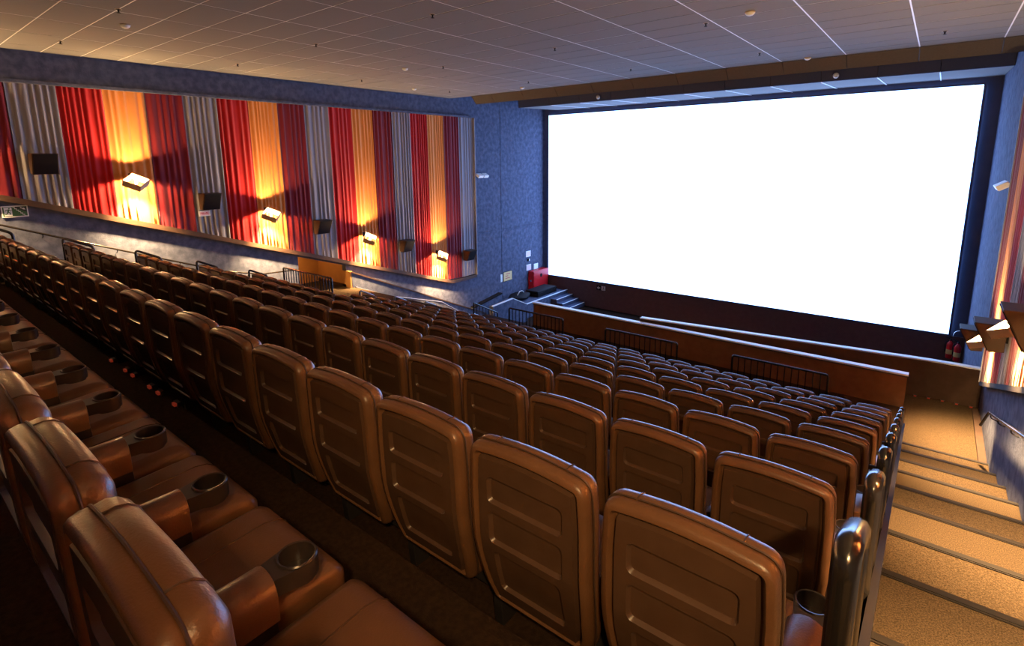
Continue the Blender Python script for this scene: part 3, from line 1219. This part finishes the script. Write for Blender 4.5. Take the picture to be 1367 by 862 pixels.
for x, lab in ((-10.05, 'on the dark fascia below the ceiling, far side'), (-2.55, 'on the dark fascia below the ceiling, stair side')):
    t = thing('smoke_detector', 'white round smoke detector ' + lab, 'smoke detector', (x, 17.90, 2.2), 0, 'smoke detectors on the ceiling')
    t.rotation_euler = (math.radians(-78), 0, 0)
    link('housing', DET, None, t)
    link('base_ring', DET_B, None, t)
bm = new()
lathe(bm, [(0.035, 0.0), (0.035, -0.006), (0.012, -0.012), (0.010, -0.045), (0.028, -0.05), (0.028, -0.054), (0.001, -0.055)], seg=10)
SPR = mesh_of('sprinkler_head', bm, 40)
SPR.materials.append(MATS['speaker_black'])
bm = new()
lathe(bm, [(0.045, 0.0), (0.045, -0.005), (0.001, -0.006)], seg=12)
ROSE = mesh_of('rosette', bm, 40)
ROSE.materials.append(MATS['sconce_metal'])
lines_ = {3.0: 'first', 6.25: 'second', 9.7: 'third', 13.2: 'fourth'}
for y, yl in lines_.items():
    for j, x in enumerate((-13.0, -9.75, -6.48, -3.39, -0.2)):
        if y == 3.0 and x > -9 or y == 6.25 and x > -6 or y == 9.7 and x > -3:
            continue
        t = thing('sprinkler', 'small dark ceiling sprinkler, %s from far wall in %s cross line before the camera' % (ORD[j + 1], yl), 'sprinkler', (x, y + (0.1 if x > -1 else 0), ZC), 0, 'ceiling sprinklers')
        link('rosette', ROSE, None, t)
        link('head', SPR, None, t)


# ------------------------------------------------------------------ signs
def poly(bm, pts, d0, d1, ax='x'):
    prism(bm, pts, ax, d0, d1)


def sign_stairs():
    t = thing('exit_sign', 'green and white stair exit sign on the far wall by the handrail', 'sign', (XL, 2.2, -0.93))
    bm = new()
    box(bm, 0.0, 0.02, -0.205, 0.205, -0.115, 0.115)
    obj('sign_board', bm, 'sign_white', t)
    bm = new()
    box(bm, 0.02, 0.023, -0.185, 0.185, -0.095, 0.095)
    obj('green_field', bm, 'sign_green', t)
    bm = new()   # running figure on white, drawn as limbs
    box(bm, 0.023, 0.0245, -0.165, -0.045, -0.085, 0.085)
    obj('white_field', bm, 'sign_white', t)
    bm = new()
    X = (0.0245, 0.026)
    def limb(a, b, w):
        a, b = Vector(a), Vector(b)
        n = (b - a).normalized()
        n = Vector((-n.y, n.x)) * w
        prism(bm, [tuple(a + n), tuple(a - n), tuple(b - n), tuple(b + n)], 'x', *X)
    prism(bm, [(-0.085 + 0.013 * math.cos(a), 0.062 + 0.013 * math.sin(a)) for a in (k * math.pi / 5 for k in range(10))], 'x', *X)
    limb((-0.09, 0.045), (-0.108, -0.005), 0.012)
    limb((-0.09, 0.04), (-0.065, 0.012), 0.006)
    limb((-0.065, 0.012), (-0.05, 0.028), 0.005)
    limb((-0.095, 0.038), (-0.135, 0.035), 0.006)
    limb((-0.135, 0.035), (-0.148, 0.01), 0.005)
    limb((-0.108, -0.005), (-0.075, -0.022), 0.008)
    limb((-0.075, -0.022), (-0.08, -0.06), 0.007)
    limb((-0.108, -0.005), (-0.125, -0.045), 0.008)
    limb((-0.125, -0.045), (-0.158, -0.055), 0.007)
    obj('running_figure', bm, 'sign_green', t)
    bm = new()   # stairs and arrow
    prism(bm, [(-0.03, 0.09), (0.18, 0.09), (0.18, -0.02), (-0.01, 0.075)], 'x', 0.0231, 0.0238)
    obj('dark_field', bm, 'sign_dark', t)
    bm = new()
    y, z = -0.03, 0.085
    for k in range(6):
        box(bm, 0.0238, 0.0255, y, y + 0.034, z - 0.008, z + 0.004)
        box(bm, 0.0238, 0.0255, y + 0.026, y + 0.034, z - 0.034, z)
        y += 0.028
        z -= 0.03
    obj('stair_line', bm, 'sign_white', t)
    bm = new()
    X = (0.0238, 0.0255)
    limb((0.085, 0.075), (0.135, 0.047), 0.008)
    prism(bm, [(0.165, 0.028), (0.120, 0.036), (0.142, 0.072)], 'x', *X)
    obj('arrow', bm, 'sign_white', t)


sign_stairs()


def small_sign(name, label, x, y, z, w, h, s, field, cat='sign', frame='sign_white', marks=None):
    """wall sign of w (along y) by h with a coloured field"""
    t = thing(name, label, cat, (x, y, z))
    bm = new()
    box(bm, 0, s * 0.012, -w / 2, w / 2, -h / 2, h / 2)
    obj('sign_board', bm, frame, t)
    bm = new()
    box(bm, s * 0.012, s * 0.015, -w / 2 + 0.02, w / 2 - 0.02, -h / 2 + 0.02, h / 2 - 0.02)
    obj('sign_field', bm, field, t)
    if marks:
        bm = new()
        for (a, b, c, d_) in marks:
            box(bm, s * 0.015, s * 0.017, a, b, c, d_)
        obj('sign_marks', bm, marks_mat, t)
    return t


marks_mat = 'sign_red'
small_sign('seat_letter_sign', 'small pink and red sign hung under the fourth speaker from the screen', XL + 0.19, 5.72, -1.26, 0.27, 0.13, 1, 'sign_pink',
           marks=[(-0.07, 0.09, -0.012, 0.004), (-0.10, -0.02, 0.012, 0.026), (0.03, 0.07, 0.014, 0.03)])
marks_mat = 'sign_pink'
small_sign('square_sign', 'pink square wall sign, uppermost above the red hose cabinet', XL, 19.70, -4.34, 0.36, 0.27, 1, 'sign_pink')
small_sign('square_sign', 'pale pink square wall sign, lower one beside the screen exit', XL, 19.72, -4.98, 0.36, 0.27, 1, 'sign_pink')
small_sign('square_sign', 'pale square wall sign nearest the screen edge', XL, 20.30, -5.02, 0.34, 0.26, 1, 'sign_white')
marks_mat = 'sign_white'
t = thing('call_point', 'tiny black and white call point between the pink square signs', 'alarm', (XL, 19.70, -4.62))
bm = new(); box(bm, 0, 0.05, -0.06, 0.06, -0.06, 0.06); obj('housing', bm, 'speaker_black', t)
bm = new(); box(bm, 0.05, 0.055, 0.0, 0.06, -0.05, 0.05); obj('button_plate', bm, 'sign_white', t)
marks_mat = 'sign_red'
small_sign('framed_notice', 'yellow framed notice with dark border on the bare blue wall', XL, 18.15, -5.12, 0.62, 0.44, 1, 'sign_yellow', 'notice', 'speaker_black',
           marks=[(-0.17, 0.14, -0.10, -0.07), (-0.17, 0.02, 0.0, 0.03), (-0.12, 0.16, 0.09, 0.12)])
marks_mat = 'speaker_black'
small_sign('small_notice', 'narrow white notice beside the yellow framed notice', XL, 17.72, -5.14, 0.14, 0.34, 1, 'sign_white', 'notice')

# exit sign on the wall under the screen
t = thing('exit_sign', 'small arrow and running figure exit sign under the screen', 'sign', (-11.45, YF - 0.05, -5.78))
bm = new(); box(bm, -0.24, 0.24, -0.02, 0, -0.12, 0.12); obj('sign_board', bm, 'sign_dark', t)
bm = new(); box(bm, -0.22, -0.02, -0.025, -0.02, -0.10, 0.10); obj('arrow_field', bm, 'speaker_black', t)
bm = new()
box(bm, -0.15, -0.045, -0.028, -0.025, -0.022, 0.022)
prism(bm, [(-0.205, 0.0), (-0.125, -0.075), (-0.125, 0.075)], 'y', -0.028, -0.025)
obj('arrow', bm, 'sign_white', t)
bm = new(); box(bm, 0.02, 0.22, -0.025, -0.02, -0.10, 0.10); obj('figure_field', bm, 'sign_white', t)
bm = new()
prism(bm, [(0.12 + 0.018 * math.cos(a), 0.07 + 0.018 * math.sin(a)) for a in (k * math.pi / 5 for k in range(10))], 'y', -0.028, -0.025)
prism(bm, [(0.10, 0.045), (0.14, 0.045), (0.13, -0.01), (0.16, -0.08), (0.14, -0.085), (0.115, -0.03), (0.07, -0.075), (0.055, -0.06), (0.10, -0.01)], 'y', -0.028, -0.025)
obj('running_figure', bm, 'sign_green', t)

# ------------------------------------------------------------------ red hose cabinet, cases, extinguishers
t = thing('hose_cabinet', 'red fire hose cabinet on the wall by the screen corner', 'cabinet', (XL, 20.30, -6.10))
bm = new(); box(bm, 0, 0.30, -0.60, 0.60, 0, 0.94); obj('body', bm, 'fire_red', t, None, 0.012)
bm = new(); box(bm, 0.30, 0.315, -0.575, 0.575, 0.03, 0.91); dr = obj('door', bm, 'fire_red', t, None, 0.006)
bm = new(); cyl(bm, (0, 0), 0.085, 0.085, 0, 0.012, 18)
o = obj('vent_hole', bm, 'speaker_black', dr); o.rotation_euler = (0, math.pi / 2, 0); o.location = (0.312, 0.0, 0.68)
bm = new(); box(bm, 0.10, 0.20, -0.61, -0.60, 0.45, 0.52); obj('latch', bm, 'chrome', t)

t = thing('equipment_case', 'long black equipment case on the platform below the red cabinet', 'case', (-13.85, 19.7, -6.12))
bm = new(); box(bm, -0.35, 0.35, -0.75, 0.75, 0, 0.26); obj('case_body', bm, 'speaker_black', t, None, 0.03)
bm = new(); box(bm, -0.36, 0.36, -0.76, 0.76, 0.17, 0.19); obj('lid_band', bm, 'black_metal', t)
t = thing('black_bag', 'lumpy black bag on the platform, nearest the ramp', 'bag', (-14.0, 18.2, -6.12))
bm = new()
rings = []
for i in range(9):
    u = i / 8
    yy = -0.62 + 1.24 * u
    rr = 0.20 * (math.sin(math.pi * min(max(u, 0.05), 0.95)) ** 0.5)
    rings.append([bm.verts.new((rr * 1.9 * math.cos(a), yy, max(0.0, 0.14 + rr * 0.85 * math.sin(a) + 0.03 * math.sin(7 * u + a * 2)))) for a in (2 * math.pi * k / 12 for k in range(12))])
for a, b in zip(rings, rings[1:]):
    for k in range(12):
        bm.faces.new((a[k], a[(k + 1) % 12], b[(k + 1) % 12], b[k]))
bm.faces.new(rings[0]); bm.faces.new(rings[-1])
obj('bag_body', bm, 'speaker_black', t, 60)
bm = new(); tube(bm, arc_pts([(0.1, -0.25, 0.25), (0.1, -0.1, 0.40), (0.1, 0.12, 0.40), (0.1, 0.25, 0.25)], 0.06), 0.015, 6); obj('bag_handle', bm, 'white_plastic', t, 60)

for i, (x, y) in enumerate(((0.80, 20.82), (0.98, 20.62))):
    t = thing('fire_extinguisher', 'red fire extinguisher with yellow label by the screen corner, ' + ('behind its twin' if i == 0 else 'in front of its twin'), 'extinguisher', (x, y, -6.22), 0, 'fire extinguishers')
    bm = new()
    lathe(bm, [(0.075, 0.0), (0.085, 0.02), (0.085, 0.42), (0.07, 0.48), (0.035, 0.53), (0.025, 0.56)], seg=16)
    obj('cylinder', bm, 'fire_red', t, 50)
    bm = new(); lathe(bm, [(0.03, 0.56), (0.03, 0.60), (0.018, 0.62)], seg=10); tube(bm, [(0, 0, 0.62), (-0.13, -0.03, 0.66)], 0.012, 6); obj('valve_handle', bm, 'black_metal', t, 50)
    bm = new(); tube(bm, arc_pts([(-0.02, -0.03, 0.58), (-0.13, -0.05, 0.5), (-0.11, -0.06, 0.2)], 0.08), 0.012, 6); obj('hose', bm, 'speaker_black', t, 60)
    bm = new()
    lathe(bm, [(0.0855, 0.14), (0.0865, 0.145), (0.0865, 0.28), (0.0855, 0.285)], seg=16)
    obj('label_band', bm, 'label_yellow', t, 50)
bm = new(); tube(bm, arc_pts([(1.14, 20.7, -5.36), (0.98, 20.72, -5.28), (0.86, 20.74, -5.34), (0.84, 20.74, -5.50)], 0.06), 0.010, 6)
tag(obj('hook_rod', bm, 'chrome', None, 60), 'thin bent metal hook above the fire extinguishers', 'hook')

# ------------------------------------------------------------------ emergency lights
def emergency(x, y, z, s, label):
    t = thing('emergency_light', label, 'light', (x, y, z), 0, 'twin-lens emergency lights')
    bm = new(); box(bm, 0, s * 0.06, -0.06, 0.06, -0.05, 0.05); obj('mount', bm, 'black_metal', t)
    for j in (-1, 1):
        bm = new()
        box(bm, -0.10, 0.10, -0.14, 0.14, -0.05, 0.05)
        hd = obj('lamp_head', bm, 'white_plastic', t, None, 0.012)
        hd.location = (s * 0.20, j * 0.16, 0.03)
        hd.rotation_euler = (0, s * math.radians(32), 0)
        bm = new(); box(bm, -0.085, 0.085, -0.12, 0.12, -0.058, -0.05); obj('lens', bm, 'lens_glass', hd)
        bm = new(); tube(bm, [(s * 0.05, j * 0.04, 0), (s * 0.18, j * 0.15, 0.03)], 0.014, 6); obj('arm', bm, 'black_metal', t, 60)


emergency(XL, 16.35, -0.66, 1, 'white twin emergency light on the bare far wall by the drapes')
emergency(XR, 13.8, -0.62, -1, 'white twin emergency light on the wall above the stairs')

# ------------------------------------------------------------------ red aisle lights
bm = new()
box(bm, -0.022, 0.022, -0.016, 0.0, 0.002, 0.022)
LED = mesh_of('aisle_light', bm)
LED.materials.append(MATS['red_led'])
bm = new()
box(bm, -0.035, 0.035, -0.012, 0.012, -0.006, 0.028)
LEDB = mesh_of('housing', bm)
LEDB.materials.append(MATS['dark_plastic'])


def aisle_light(x, y, z, rz, label, group):
    t = thing('aisle_light', label, 'light', (x, y, z), rz, group)
    link('lens', LED, None, t)
    link('housing', LEDB, None, t).location = (0, 0.012, 0)


for i in range(5):
    x = 0.08 + i * 0.235
    y = stage_y(x)
    aisle_light(x, y - 0.06, Z_LAND + 0.006, 0, 'small red light at the foot of the stage wall, %s from the parapet' % ORD[i + 1], 'red lights along the stage wall foot')
for i in range(7):
    aisle_light(XR - 0.06, 13.75 - i * 0.33, Z_LAND + 0.006, -math.pi / 2, 'small red light along the landing wall skirting, %s from the stage wall' % ORD[i + 1], 'red lights along the landing skirting')
bm = new()
box(bm, XR - 0.11, XR, 11.45, 14.05, Z_LAND, Z_LAND + 0.05)
o = struct('baseboard_right', bm, 'stage_brown')
za = row_z(-1)
for i, x in enumerate((-3.95, -4.25, -4.42, -4.78, -4.95, -5.3)):
    aisle_light(x, row_y(0) - 0.105, za + 0.006, 0, 'small red floor light behind the ninth row, %s counted from the stair end' % ORD[i + 1], 'red lights along the upper row edge')
